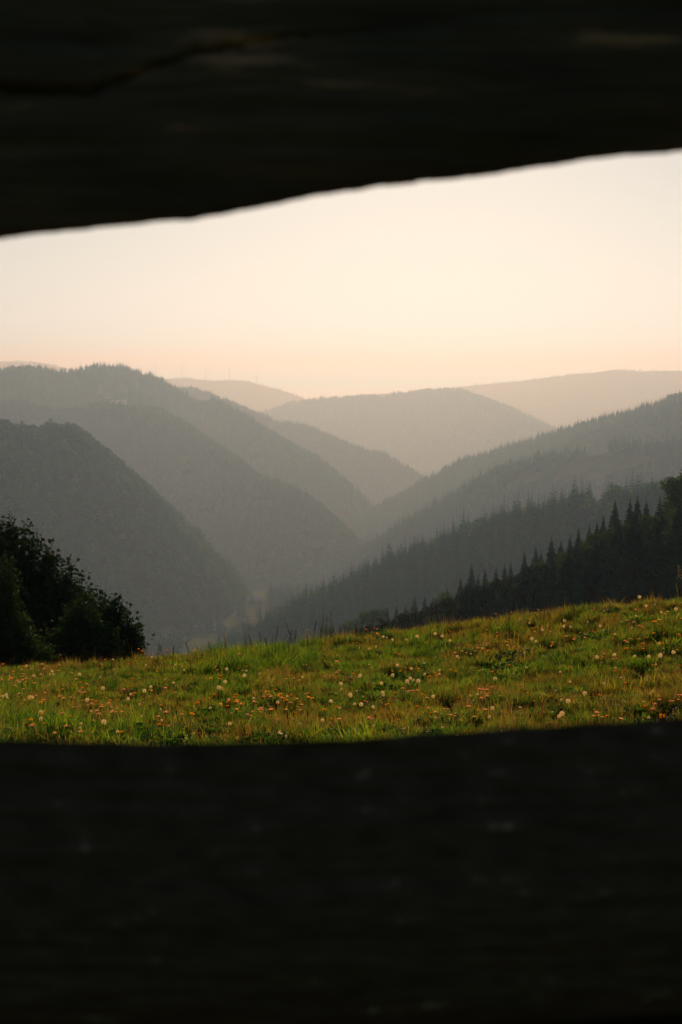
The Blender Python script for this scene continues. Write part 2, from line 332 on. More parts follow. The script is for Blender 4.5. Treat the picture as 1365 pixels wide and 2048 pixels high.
quads = np.stack([a, a+1, a+NC+1, a+NC], 1)
fid = GID.ravel()[a]; fcl = gclr.ravel()[a]
HLAB = {'far_plateau': 'palest long flat ridge on the right skyline', 'turbine_hill': 'pale rounded hill carrying the wind turbines',
 'middle_hill': 'hazy broad hill closing the valley in the middle', 'left_spur_far': 'hazy wooded spur just below the turbine hill',
 'left_ridge': 'long wooded ridge on the left skyline', 'left_shoulder': 'wooded shoulder descending to the middle of the valley from the left',
 'left_near': 'nearest grey-green wooded mountainside behind the maple tree', 'right_ridge': 'wooded ridge climbing to the right edge, hazy',
 'right_knoll': 'low wooded knoll in front of the right skyline ridge', 'right_shoulder': 'wooded slope with a brown clearing on the right',
 'right_lower': 'grey-blue wooded slope just behind the dark spruces', 'near_wood': 'slope under the dark spruce wood beyond the meadow'}
for ri in range(-2, len(RN)):
    sel = fid == ri
    if not sel.any(): continue
    nm = 'valley_floor' if ri == -1 else ('slope' if ri == -2 else 'hill')
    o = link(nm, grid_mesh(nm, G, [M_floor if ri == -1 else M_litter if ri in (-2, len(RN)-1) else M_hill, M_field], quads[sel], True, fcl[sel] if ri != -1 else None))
    tag(o, 'pale pasture floor of the hazy valley' if ri == -1 else ('steep grassy slope falling from the meadow edge' if ri == -2 else HLAB[RN[ri]]),
        'valley floor' if ri == -1 else ('slope' if ri == -2 else 'hill'), kind='structure')

# meadow ground (fine grid in front, coarse unseen rise behind the camera, added to block sky light)
xs = np.concatenate([np.linspace(-240, -16, 40)[:-1], np.linspace(-16, 16, 260), np.linspace(16, 240, 40)[1:]])
ys = np.concatenate([np.linspace(-500, -4, 50)[:-1], np.linspace(-4, 34, 300), np.linspace(34, 110, 30)[1:]])
mx, my = np.meshgrid(xs, ys)
mo = link('meadow', grid_mesh('meadow', np.stack([mx, my, meadow(mx, my)], -1), [M_soil]))
tag(mo, 'flowery meadow falling gently to a crest in front of the valley', 'meadow', kind='structure')

# ------------------------------------------------------------------ haze: one closed box of even density round everything
hb = MB(); zlo, zhi = float(GZ.min())-40, 285.0
hb.box((0, 8000, (zlo+zhi)/2), (10000, 9600, (zhi-zlo)/2))
mh, t, o_ = mat('haze_air')
pv = t.nodes.new('ShaderNodeVolumePrincipled'); pv.inputs['Color'].default_value = (0.121, 0.193, 0.290, 1)     # bluer light is scattered more
pv.inputs['Absorption Color'].default_value = (0.875, 0.72, 0.69, 1)
pv.inputs['Density'].default_value = HAZE_DENSITY; pv.inputs['Anisotropy'].default_value = HAZE_G
t.links.new(pv.outputs[0], o_.inputs['Volume'])
ho = link('haze', hb.mesh('haze', [mh])); tag(ho, 'warm evening haze filling the whole valley', 'haze', kind='stuff')

# ------------------------------------------------------------------ tree meshes
def conifer_crown(h, r, tiers, per, seed, mats, fine=True):
    g = random.Random(seed); b = MB(); z0 = h*0.06
    for ti in range(tiers):
        f = ti/(tiers-1); z = z0+(h*0.985-z0)*f**0.92
        rr = r*(1-f)**0.9*g.uniform(0.78, 1.12)+0.10
        n = max(4, int(per*(1-f*0.5))); a0 = g.random()*6.28
        for k in range(n):
            a = a0+6.283*k/n+g.uniform(-.25, .25); L = rr*g.uniform(0.72, 1.22)
            if g.random() < .06: L *= .5
            ca, sa = math.cos(a), math.sin(a); wd = max(.16, 0.36*L)*g.uniform(.8, 1.2)
            droop = -0.42*L*g.uniform(.5, 1.5); tip = droop+0.10*L
            zj = z+g.uniform(-.5, .5)*h/tiers
            def P(u, w, dz): return (ca*u-sa*w, sa*u+ca*w, zj+dz)
            if fine:
                v = [P(0, 0, .12*L), P(L*.45, -wd*.75, droop*.8), P(L*.45, 0, droop*.25+.05*L), P(L*.45, wd*.75, droop*.8), P(L*.8, -wd*.5, droop*1.25), P(L*.8, 0, droop*.75), P(L*.8, wd*.5, droop*1.25), P(L, 0, tip)]
                b.add(v, [(0, 1, 2), (0, 2, 3), (1, 4, 5, 2), (2, 5, 6, 3), (4, 7, 5), (5, 7, 6)])
                if ti % 2 == 0:      # hanging sprays
                    for q in (.4, .7):
                        s = .16*r*(1-f)+.12
                        b.add([P(L*q-s, .1, droop*q+.05), P(L*q+s, -.1, droop*q+.05), P(L*q, g.uniform(-.2, .2), droop*q-s*1.6)], [(0, 1, 2)])
            else:
                v = [P(0, 0, .12*L), P(L*.7, -wd, droop), P(L, 0, tip), P(L*.7, wd, droop)]
                b.add(v, [(0, 1, 2), (0, 2, 3)])
    b.add([(-.12, 0, h*.93), (.12, 0, h*.93), (0, 0, h*1.02)], [(0, 1, 2)]); b.add([(0, -.12, h*.93), (0, .12, h*.93), (0, 0, h*1.02)], [(0, 1, 2)])
    return b.mesh('conifer_crown', mats)
def trunk_mesh(h, r, limbs, seed, top=.97):
    g = random.Random(seed); b = MB()
    pts = [(math.sin(i*.9+seed)*.02*h*.1, math.cos(i*1.3)*.01*h*.1, h*top*i/6) for i in range(7)]
    pts[0] = (0, 0, -1.0)
    b.tube(pts, [r*(1.25 if i == 0 else 1)*(1-.92*i/6) for i in range(7)], 7)
    for k in range(limbs):
        z = h*g.uniform(.25, .75); a = g.random()*6.28; L = h*g.uniform(.18, .34)
        p0 = Vector((0, 0, z)); d = Vector((math.cos(a), math.sin(a), g.uniform(.5, 1.1))).normalized()
        b.tube([p0, p0+d*L*.5+Vector((0, 0, .05*L)), p0+d*L], [r*.4, r*.25, r*.08], 5)
    return b.mesh('trunk', [M_bark], True)
def decid_crown(h, r, n, size, seed, mats, zc=.58):
    """leaf clumps on many lobes spread through the crown's volume"""
    g = np.random.default_rng(seed); b = MB()
    nl = 16; lob = []
    for k in range(nl):
        a = g.random()*6.283; e = g.uniform(-.75, 1.0); q = math.sqrt(max(0, 1-e*e*.8))*g.uniform(.45, .8)
        lob.append((math.cos(a)*q*r, math.sin(a)*q*r, h*zc+e*h*.34, r*g.uniform(.26, .46)))
    lob.append((0, 0, h*.86, r*.36)); lob.append((0, 0, h*.6, r*.6))
    V = []; 
    for k in range(n):
        L = lob[g.integers(len(lob))]; d = g.normal(size=3); d /= np.linalg.norm(d)
        rad = L[3]*(g.random()**.35); c = np.array(L[:3])+d*rad*np.array([1, 1, .85])
        nrm = d+g.normal(size=3)*.7; nrm /= np.linalg.norm(nrm)
        t1 = np.cross(nrm, g.normal(size=3)); t1 /= np.linalg.norm(t1); t2 = np.cross(nrm, t1)
        s = size*g.uniform(.6, 1.3)
        V += [c-t1*s, c-t2*s*.6+nrm*s*.15, c+t1*s, c+t2*s*.6-nrm*s*.1]
    f = [(4*k, 4*k+1, 4*k+2, 4*k+3) for k in range(n)]
    b.add(np.array(V), f); return b.mesh('broad_crown', mats)

# ------------------------------------------------------------------ scatter node group for uncountable stuff
def hidden_collection(name, meshes):
    c = bpy.data.collections.new(name)
    for k, me in enumerate(meshes):
        o = bpy.data.objects.new('%s_kind_%03d' % (name, k), me); c.objects.link(o)
    return c
def scatter(name, pts, rot, scl, idx, coll, label, cat, kind='stuff'):
    me = bpy.data.meshes.new(name); n = len(pts)
    me.vertices.add(n); me.vertices.foreach_set('co', np.asarray(pts, np.float32).ravel())
    at_ = me.attributes.new('rot', 'FLOAT_VECTOR', 'POINT'); at_.data.foreach_set('vector', np.asarray(rot, np.float32).ravel())
    at_ = me.attributes.new('scl', 'FLOAT_VECTOR', 'POINT'); at_.data.foreach_set('vector', np.asarray(scl, np.float32).ravel())
    at_ = me.attributes.new('idx', 'INT', 'POINT'); at_.data.foreach_set('value', np.asarray(idx, np.int32))
    o = link(name, me); tag(o, label, cat, kind=kind)
    ng = bpy.data.node_groups.new(name+'_scatter', 'GeometryNodeTree')
    ng.interface.new_socket('Geometry', in_out='INPUT', socket_type='NodeSocketGeometry')
    ng.interface.new_socket('Geometry', in_out='OUTPUT', socket_type='NodeSocketGeometry')
    N = ng.nodes; gi = N.new('NodeGroupInput'); go = N.new('NodeGroupOutput'); ip = N.new('GeometryNodeInstanceOnPoints')
    ci = N.new('GeometryNodeCollectionInfo'); ci.inputs['Collection'].default_value = coll
    ci.inputs['Separate Children'].default_value = True; ci.inputs['Reset Children'].default_value = True
    def attr(nm, ty):
        a_ = N.new('GeometryNodeInputNamedAttribute'); a_.data_type = ty; a_.inputs[0].default_value = nm; return a_.outputs[0]
    ip.inputs['Pick Instance'].default_value = True
    e2r = N.new('FunctionNodeEulerToRotation')
    L = ng.links; L.new(gi.outputs[0], ip.inputs['Points']); L.new(ci.outputs[0], ip.inputs['Instance'])
    L.new(attr('idx', 'INT'), ip.inputs['Instance Index']); L.new(attr('rot', 'FLOAT_VECTOR'), e2r.inputs[0])
    L.new(e2r.outputs[0], ip.inputs['Rotation']); L.new(attr('scl', 'FLOAT_VECTOR'), ip.inputs['Scale'])
    L.new(ip.outputs[0], go.inputs[0])
    md = o.modifiers.new('scatter', 'NODES'); md.node_group = ng
    return o

# ------------------------------------------------------------------ far woods
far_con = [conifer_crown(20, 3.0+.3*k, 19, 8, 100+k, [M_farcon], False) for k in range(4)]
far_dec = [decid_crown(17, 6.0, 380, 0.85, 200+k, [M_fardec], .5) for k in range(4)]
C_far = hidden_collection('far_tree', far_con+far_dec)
def cand(n, y0, y1, umax=0.30):
    u = rng.uniform(-umax, umax, n); y = np.sqrt(rng.uniform(y0*y0, y1*y1, n)); return u*y, y
allp = {}
def run_at(x, y): return gsample(run, x, y)
for y0, y1, rho in ((950, 1300, 1/34.), (1300, 2800, 1/46.), (2800, 3700, 1/60.), (3700, 5600, 1/85.), (5600, 7600, 1/120.), (7600, 11200, 1/320.), (11200, 18000, 1/1200.)):
    n = int((y1*y1-y0*y0)*0.30*rho); x, y = cand(n, y0, y1)
    z = gsample(GZ, x, y); ids = gid(x, y)
    vis = (z+25)/y > run_at(x, y*0.985)-0.0010
    px, py = proj(np.stack([x, y, z], -1))
    keep = vis & (ids != -2) & (ids != RN.index('near_wood')) & ~cleared(ids, x, y, z)
    keep &= ~((ids == -1) & (rng.random(len(x)) < 0.35))
    keep &= ~((ids <= 1) & (ids >= 0) & (rng.random(len(x)) < 0.5))
    keep &= fbm(x/90, y/90, 2, 55) > -0.62
    for i_ in np.unique(ids[keep]):
        s = keep & (ids == i_); allp.setdefault(int(i_), []).append(np.stack([x[s], y[s], z[s]], 1))
DEC = {'left_near': .62, 'left_shoulder': .42, 'left_ridge': .35, 'left_spur_far': .35, 'right_shoulder': .3, 'right_lower': .30, 'right_ridge': .25}
for i_, lst in allp.items():
    P = np.concatenate(lst); n = len(P)
    pd = DEC.get(RN[i_] if i_ >= 0 else '', .4)
    patch = fbm(P[:, 0]/130, P[:, 1]/130, 3, 61)*0.5+0.5
    dec = (patch*0.75+rng.random(n)*0.25) < pd*0.98
    idx = np.where(dec, 4+rng.integers(0, 4, n), rng.integers(0, 4, n))
    sc = 1.3*(rng.uniform(0.55, 1.15, n)+.22*fbm(P[:, 0]/60, P[:, 1]/60, 2, 63)+.25*(rng.random(n) < .06))*np.where(P[:, 1] > 7500, 1.2, 1.0); 
    scl = np.stack([sc*rng.uniform(.85, 1.2, n), sc*rng.uniform(.85, 1.2, n), sc*np.where(dec, .88, 1)], 1)
    rot = np.stack([rng.normal(0, .03, n), rng.normal(0, .03, n), rng.uniform(0, 6.28, n)], 1)
    if i_ >= 2 and RN[i_] != 'near_wood':          # the upright row along the crest of each ridge
        pl = np.array([tuple(at(a_, b_, c_)) for a_, b_, c_ in RID[RN[i_]][0] if -80 < a_ < 1450])
        sg = np.hypot(np.diff(pl[:, 0]), np.diff(pl[:, 1])); cum = np.concatenate([[0], np.cumsum(sg)]); gap = 7+.0022*pl[:, 1].mean()
        tt = np.arange(0, cum[-1], gap)+rng.uniform(-.5, .5, int(math.ceil(cum[-1]/gap)))*gap
        clump = noise(tt/(gap*7), tt*0, 17)
        tt = tt[clump > -.35]; m_ = len(tt); dd_ = rng.normal(0, 7, m_)
        xx = np.interp(tt, cum, pl[:, 0]); yy_ = np.interp(tt, cum, pl[:, 1])+dd_; zz = gsample(GZ, xx, yy_)
        kp = ~cleared(np.full(m_, i_), xx, yy_, zz) & (gid(xx, yy_) == i_); xx, yy_, zz = xx[kp], yy_[kp], zz[kp]; m_ = len(xx)
        P = np.concatenate([P, np.stack([xx, yy_, zz], 1)]); s2 = rng.uniform(.9, 1.5, m_)+.2*noise(np.arange(m_)/6., np.zeros(m_), 19)
        d2 = rng.random(m_) < (.35 if RN[i_].startswith('left') else .12)
        idx = np.concatenate([idx, np.where(d2, 4+rng.integers(0, 4, m_), rng.integers(0, 4, m_))])
        scl = np.concatenate([scl, np.stack([s2*np.where(d2, .8, .95), s2*np.where(d2, .8, .95), s2*np.where(d2, .85, 1.05)], 1)])
        rot = np.concatenate([rot, np.stack([0*s2, 0*s2, rng.uniform(0, 6.28, m_)], 1)]); n = len(P)
    P[:, 2] -= 0.6
    lab = ('trees and hedges scattered over the valley floor' if i_ == -1 else 'mixed woodland covering the '+HLAB[RN[i_]])
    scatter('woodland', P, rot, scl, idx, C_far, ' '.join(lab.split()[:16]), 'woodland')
    print('woodland', i_, n)

# ------------------------------------------------------------------ near wood: every tree a thing of its own
def tree_proto(name, crown, trunk):
    r = empty(name); link('trunk', trunk, r); link('crown', crown, r); return r
def copy_tree(src, loc, rz, sc, tilt=(0, 0)):
    c = src.copy(); COL.objects.link(c); c.location = loc; c.rotation_euler = (tilt[0], tilt[1], rz); c.scale = sc
    for ch in PARTS[src.name]:
        d = ch.copy(); COL.objects.link(d); d.parent = c
    return c
PARTS = {}; used = set()
def proto(name, crown, trunk):
    r = tree_proto(name, crown, trunk); PARTS[r.name] = [c for c in COL.objects if c.parent == r]; return r
spr = [proto('spruce_tree', conifer_crown(24, 4.7+.35*k, 36, 15, 300+k, [M_spruce]), trunk_mesh(24, .28, 0, k)) for k in range(4)]
dcd = [proto('broadleaf_tree', decid_crown(17, 6.2, 2600, .42, 400+k, [M_decid]), trunk_mesh(15, .32, 7, 40+k, .8)) for k in range(3)]
def put(src_list, loc, rz, sc, label, cat, group):
    s = src_list[random.randrange(len(src_list))]
    if s.name not in used:
        used.add(s.name); s.location = loc; s.rotation_euler = (0, 0, rz); s.scale = sc; c = s
    else: c = copy_tree(s, loc, rz, sc, (random.gauss(0, .015), random.gauss(0, .015)))
    return tag(c, label, cat, group)
ORD = ['first','second','third','fourth','fifth','sixth','seventh','eighth','ninth','tenth','eleventh','twelfth','thirteenth','fourteenth','fifteenth','sixteenth','seventeenth','eighteenth','nineteenth','twentieth',
       'twenty-first','twenty-second','twenty-third','twenty-fourth','twenty-fifth','twenty-sixth','twenty-seventh','twenty-eighth','twenty-ninth','thirtieth','thirty-first','thirty-second','thirty-third','thirty-fourth']+['thirty-'+q for q in ('fifth','sixth','seventh','eighth','ninth')]+['fortieth']+['forty-'+q for q in ('first','second','third','fourth','fifth','sixth','seventh','eighth','ninth')]+['fiftieth']+['fifty-'+q for q in ('first','second','third','fourth','fifth','sixth','seventh','eighth','ninth')]
NW = RID['near_wood'][0]
nwx = [p[0] for p in NW][::-1]; nwY = [p[2] for p in NW][::-1]
# skyline crowns: (px, py of the tip, kind)
SKY = [(655,1258,'d'),(668,1248,'s'),(680,1246,'s'),(700,1240,'s'),(722,1232,'s'),(748,1222,'s'),(690,1252,'d'),(712,1240,'d'),(735,1226,'d'),(757,1222,'d'),(775,1212,'s'),(793,1208,'s'),(812,1207,'s'),(829,1190,'s'),(850,1189,'s'),(866,1192,'s'),(885,1190,'d'),(897,1172,'s'),(920,1152,'s'),(943,1124,'s'),
 (955,1144,'s'),(972,1134,'s'),(992,1131,'s'),(1010,1126,'s'),(1022,1121,'s'),(1050,1097,'s'),(1071,1089,'s'),(1083,1100,'s'),(1104,1072,'s'),(1120,1078,'s'),(1140,1064,'s'),(1157,1053,'s'),(1179,1046,'s'),(1193,1040,'s'),(1206,1027,'s'),(1231,997,'s'),
 (1261,993,'s'),(1275,988,'s'),(1296,995,'s'),(1321,988,'s'),(1352,963,'d'),(1395,950,'d'),(1420,930,'s')]
SKY.sort()
def wood_ground(x, y): return float(gsample(GZ, np.array([x]), np.array([y]))[0])
ks = kd = 0
for px, py, kd_ in SKY:
    Y = float(np.interp(px, nwx, nwY))*random.uniform(.96, 1.02)
    p = at(px, py, Y); g0 = wood_ground(p.x, Y)-.4; h = p.z-g0
    if kd_ == 's':
        ks += 1; s = h/24.3; w = min(max(s, .42), .8)*random.uniform(.9, 1.1)
        put(spr, (p.x, Y, g0), random.random()*6.28, (w, w, s), '%s pointed dark spruce from the left on the near wood skyline' % ORD[ks-1], 'spruce', 'dark spruces of the near wood')
    else:
        kd += 1; s = h/15.6; w = min(max(s, .35), .75)
        put(dcd, (p.x, Y, g0), random.random()*6.28, (w, w, s), '%s rounded leafy crown from the left on the near wood skyline' % ORD[kd-1], 'broadleaf tree', 'leafy trees of the near wood')
# brighter leafy trees inside the wood, traced
DIN = [(1345,1060),(1300,1035),(1330,1100),(1250,1075),(1215,1090),(1190,1120),(1280,1120),(1148,1165),(1255,1170),(1220,1172),(985,1215),(895,1195),(760,1235),(715,1255),(1080,1190),(1365,1015),(1385,1070),(1130,1195)]
for k, (px, py) in enumerate(DIN):
    Y = float(np.interp(px, nwx, nwY))*random.uniform(.76, .86)
    p = at(px, py, Y); g0 = wood_ground(p.x, Y)-.4; s = max((p.z-g0)/15.6, .25); w = min(max(s*.8, .36), .6)
    put(dcd, (p.x, Y, g0), random.random()*6.28, (w, w, s), 'lighter green leafy crown, %s from the left of those inside the dark wood' % ORD[sorted(a_[0] for a_ in DIN).index(px)], 'broadleaf tree', 'leafy trees of the near wood')
gr_ = random.Random(5)
tries = 0; placed = []; inner = []
sk_s = sorted([(a_[0], a_[1]) for a_ in SKY if a_[2] == 's'])
n_in = 300-len(sk_s)
while len(inner) < n_in and tries < 20000:
    tries += 1
    px = gr_.uniform(610, 1480); f = gr_.uniform(.50, 1.02); Y = float(np.interp(px, nwx, nwY))*f
    x = (px-CX)/F*Y
    if any((x-a_)**2+(Y-b_)**2 < 2.4**2 for a_, b_ in placed): continue
    g0 = wood_ground(x, Y)-.4
    s = gr_.uniform(.40, .70); q = proj((x, Y, g0+24.3*s)); lim = float(np.interp(px, [a_[0] for a_ in SKY], [a_[1] for a_ in SKY]))
    if q[1] < lim+30:
        s = s-((lim+30+gr_.uniform(0, 35))-q[1])/F*Y/24.3
        if s < .13: continue
    cr = float(np.interp(px, CRX, CRY)); tip = proj((x, Y, g0+24.3*s))[1]
    if tip > cr-2: continue
    placed.append((x, Y)); k_ = min(range(len(sk_s)), key=lambda t_: abs(sk_s[t_][0]-px)); inner.append((k_, float(tip), x, Y, g0, s))
inner.sort(); cnt = {}
for k_, tip, x, Y, g0, s in inner:
    cnt[k_] = cnt.get(k_, 0)+1
    put(spr, (x, Y, g0), gr_.random()*6.28, (s*1.15, s*1.15, s), 'dark spruce, %s one down below the %s spruce of the wood skyline' % (ORD[min(cnt[k_]-1, len(ORD)-1)], ORD[k_]), 'spruce', 'dark spruces of the near wood')
print('near spruces', len(inner), 'tries', tries)
# low brush and saplings between the trunks
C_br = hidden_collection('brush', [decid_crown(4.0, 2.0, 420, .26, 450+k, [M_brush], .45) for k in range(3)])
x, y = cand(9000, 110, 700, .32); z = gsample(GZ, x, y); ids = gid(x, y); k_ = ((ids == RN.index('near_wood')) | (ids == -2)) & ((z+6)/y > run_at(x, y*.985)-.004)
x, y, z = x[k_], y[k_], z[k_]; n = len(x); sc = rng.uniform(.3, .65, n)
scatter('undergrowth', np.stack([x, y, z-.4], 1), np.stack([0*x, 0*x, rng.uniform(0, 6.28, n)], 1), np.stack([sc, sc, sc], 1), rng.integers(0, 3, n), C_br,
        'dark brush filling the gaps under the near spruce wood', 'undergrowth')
print('brush', n)

# ------------------------------------------------------------------ big maple and bushes on the left, just below the crest
def lobed_leaf(c, t1, t2, n_, s):
    """five-lobed leaf as a fan folded along its rib"""
    out_ = []
    for a, r_ in ((-90, .35), (-50, .75), (-28, .42), (5, .95), (32, .5), (90, 1.15), (148, .5), (175, .95), (208, .42), (230, .75)):
        aa = R(a); x_, y_ = math.cos(aa)*r_, math.sin(aa)*r_
        out_.append(c+t1*x_*s+t2*y_*s+n_*(abs(x_)*.25*s-.12*s*max(y_, 0)))
    return out_
def bush(name, base, blobs, nbr, nleaf, ls, seed, leafm, label):
    """base point; blobs = (centre, radii) that make up the crown; leaves grow along twigs that reach through the blobs"""
    g = np.random.default_rng(seed); base = Vector(base); r = empty(name, base)
    tb = MB(); lb = MB(); LV = []
    tr = [Vector((0, 0, -.4))]; top = sum((Vector(c)-base for c, _ in blobs), Vector())/len(blobs)
    tb.tube([tr[0], top*.3+Vector((.1, 0, 0)), top*.6, top], [.16, .12, .08, .03], 8)
    wts = np.array([rr[0]*rr[2] for _, rr in blobs]); wts = wts/wts.sum()
    for k in range(nbr):
        c, rr = blobs[g.choice(len(blobs), p=wts)]; c = Vector(c)-base
        d = Vector(g.normal(size=3)); d.normalize(); q = min(g.random(), .9)**.33*.95
        e = c+Vector((d.x*rr[0], d.y*rr[1], d.z*rr[2]))*q
        st = top*g.uniform(.2, .9); mid = (st+e)*.5+Vector((g.normal()*.15, g.normal()*.15, -.12*(e-st).length))
        tb.tube([st, mid, e], [.022, .012, .004], 4, cap=False)
        dr = (e-mid).normalized()
        for j in range(nleaf):
            u = g.random(); pt = mid.lerp(e, .35+.65*u)+Vector(g.normal(size=3))*(.06+.05*g.random())
            n_ = Vector((g.normal(), g.normal()-.25, abs(g.normal())+.5)).normalized()
            t1 = n_.cross(Vector(g.normal(size=3))).normalized(); t2 = n_.cross(t1); s = ls*g.uniform(.6, 1.25)
            LV.append(lobed_leaf(pt, t1, t2, n_, s))
    V = np.array([[tuple(v) for v in L] for L in LV]).reshape(-1, 3)
    lb.add(V, [tuple(range(10*k, 10*k+10)) for k in range(len(LV))])
    link('trunk', tb.mesh('trunk', [M_bark], True), r); link('crown', lb.mesh('crown', [leafm]), r)
    tag(r, label, 'tree' if 'tree' in name else 'bush'); return r
def blobs(lst, Y):
    o = []
    for px, py, rx, rz in lst:
        c = at(px, py, Y); o.append((tuple(c), (rx*Y/F, max(rx, rz)*Y/F*.8, rz*Y/F)))
    return o
def gz(x, y): return float(meadow(np.array([x]), np.array([y]))[0])
Yb = 36.
bp = at(-30, 1400, Yb)
bush('maple_tree', (bp.x, Yb, gz(bp.x, Yb)), blobs([(-40,1150,80,120),(-10,1090,68,78),(35,1112,68,86),(75,1190,75,100),(46,1064,34,26),(84,1084,30,26),(112,1108,28,26),(110,1160,50,60),(140,1136,24,22),(150,1190,45,55),(172,1160,24,22),(196,1180,22,22),(215,1205,20,24),(60,1280,100,80),(-60,1260,90,110),(8,1038,36,22),(190,1230,34,50)], Yb),
     1180, 25, .068, 11, M_maple, 'large dark maple tree with lobed leaves at the left meadow edge')
Y2 = 33.; b2 = at(165, 1420, Y2)
bush('hazel_bush', (b2.x, Y2, gz(b2.x, Y2)), blobs([(165,1225,42,46),(150,1285,62,55),(205,1290,45,50),(110,1300,50,45)], Y2), 420, 26, .058, 12, M_maple2,
     'rounded dark bush in front of the maple tree, under its right half')
Y3 = 34.; b3 = at(250, 1420, Y3)
bush('maple_bush', (b3.x, Y3, gz(b3.x, Y3)), blobs([(225,1262,34,42),(255,1262,20,26),(262,1300,26,34),(240,1315,45,35),(205,1222,20,32),(232,1192,7,9),(232,1212,9,8),(248,1228,11,9),(268,1250,12,9),(280,1280,9,12)], Y3), 330, 24, .064, 13, M_maple,
     'small leafy maple bush forming the right tip of the dark tree group')
Y4 = 30.; b4 = at(-10, 1420, Y4)
bush('field_bush', (b4.x, Y4, gz(b4.x, Y4)), blobs([(10,1150,26,56),(-10,1230,50,80),(30,1270,45,60),(60,1310,55,40)], Y4), 480, 26, .05, 14, M_maple2,
     'lighter green bush at the left edge in front of the maple tree')

# ------------------------------------------------------------------ farm buildings and turbines
def house(px, py, Y, w, d, h, rz, wall, roof, label, cat='house', name='farmhouse'):
    Y = Y*KD; w, d, h = w*1.2, d*1.2, h*1.2
    p = at(px, py, Y); g0 = float(gsample(GZ, np.array([p.x]), np.array([Y]))[0])
    r = empty(name, (p.x, Y, g0), rz)
    b = MB(); b.box((0, 0, h/2-1), (w/2, d/2, h/2+1))
    e = d*.42
    b.add([(-w/2, -d/2, h), (-w/2, d/2, h), (-w/2, 0, h+e), (w/2, -d/2, h), (w/2, d/2, h), (w/2, 0, h+e)], [(0, 1, 2), (3, 5, 4)])
    link('wall', b.mesh('wall', [wall]), r)
    b = MB(); o_ = .7; th = .35
    for s in (-1, 1):
        y0 = s*(d/2+o_); z0 = h-o_*e/(d/2)
        v = [(-w/2-o_, y0, z0), (w/2+o_, y0, z0), (w/2+o_, 0, h+e+.05), (-w/2-o_, 0, h+e+.05)]
        v += [(a_, b_, c_+th) for a_, b_, c_ in v]
        b.add(v, [(0, 1, 2, 3), (4, 7, 6, 5), (0, 4, 5, 1), (1, 5, 6, 2), (2, 6, 7, 3), (3, 7, 4, 0)])
    rf = link('roof', b.mesh('roof', [roof]), r)
    b = MB(); b.box((w*.22, d*.1, h+e+.3), (.45, .45, 1.1)); link('chimney', b.mesh('chimney', [wall]), rf)
    for k in range(max(2, int(w/4))):
        b = MB(); b.box((-w/2+w*(k+.5)/max(2, int(w/4)), -d/2-.03, h*.55), (.55, .06, .7)); link('window', b.mesh('window', [M_glass]), r)
    return tag(r, label, cat)
house(62, 842, 1525, 13, 9, 5, .5, M_wall, M_metal, 'farmhouse with a glinting metal roof on the near left hill', 'house')
house(28, 846, 1510, 22, 9, 4, .15, M_timber, M_roof, 'long brown barn left of the glinting roof on the hill', 'barn', 'barn')
house(238, 784, 3420, 44, 14, 6, .05, M_wall, M_metal, 'long pale barn on the clearing of the left ridge', 'barn', 'barn')
house(215, 783, 3420, 14, 12, 6, .4, M_wall, M_roof, 'small pale house left of the long barn on the ridge', 'house')
house(478, 1192, 1696, 15, 11, 6, -.3, M_wall, M_roof, 'pale farmhouse low in the valley below the shoulder', 'house')
house(508, 1207, 1638, 16, 9, 3.5, .2, M_timber, M_metal, 'low shed with a light roof right of the valley farmhouse', 'shed', 'shed')
house(412, 1261, 1460, 28, 9, 4, 0, M_wall, M_metal, 'long low pale building on the valley floor pasture', 'barn', 'barn')
house(333, 1272, 1428, 13, 10, 5.5, .5, M_wall, M_roof, 'leftmost pale house on the valley floor right of the maple', 'house')
house(362, 1282, 1401, 12, 9, 5, -.5, M_wall, M_roof, 'small house between the pastures just above the meadow crest', 'house')

def turbine_meshes():
    b = MB(); b.tube([(0, 0, -45), (0, 0, 0), (0, 0, 78)], [2.9, 2.6, 1.5], 14); tw = b.mesh('tower', [M_turb], True)
    b = MB(); b.tube([(0, 3.4, 78.8), (0, 2.6, 79), (0, -6, 79.2), (0, -8.5, 79.1)], [.8, 2.0, 2.0, 1.2], 10); na = b.mesh('nacelle', [M_turb], True)
    b = MB(); b.tube([(0, 6.2, 79), (0, 5.3, 79), (0, 3.4, 79)], [.4, 1.6, 1.9], 10); hu = b.mesh('hub', [M_turb], True)
    b = MB(); sec = []
    for q in range(9):
        f = q/8; c = (1.1+2.0*math.sin(min(f*4, 1)*math.pi/2)*(1-f)**.8) if q else 1.0; th_ = .5*(1-f)+.08; tw_ = .35*(1-f)
        z = 1.0+41*f
        for a_, b_ in ((-c*.35, 0), (0, th_), (c*.65, 0), (0, -th_)):
            sec.append((a_*math.cos(tw_)-b_*math.sin(tw_), 4.5+a_*math.sin(tw_)+b_*math.cos(tw_), z))
    fc = [(4*q+j, 4*q+(j+1) % 4, 4*q+4+(j+1) % 4, 4*q+4+j) for q in range(8) for j in range(4)]+[(0, 1, 2, 3), (32, 33, 34, 35)]
    b.add(sec, fc); return tw, na, hu, b.mesh('blade', [M_turb], True)
TM = turbine_meshes()
TUR = [(250,722,R(20),.5,11300,'faintest wind turbine, only its blade tips above the left ridge'),(311,730,R(95),.6,10500,'wind turbine standing half hidden behind the left ridge, foot not visible'),
       (365,733,R(100),.5,10500,'tallest looking wind turbine on the left crown of its hill'),(412,737.5,R(93),.5,10500,'wind turbine second from the left on the bare hilltop'),
       (459,739,R(65),.5,10500,'wind turbine third from the left on the bare hilltop'),(513.5,754,R(88),.8,10500,'rightmost wind turbine, low on the falling hill shoulder')]
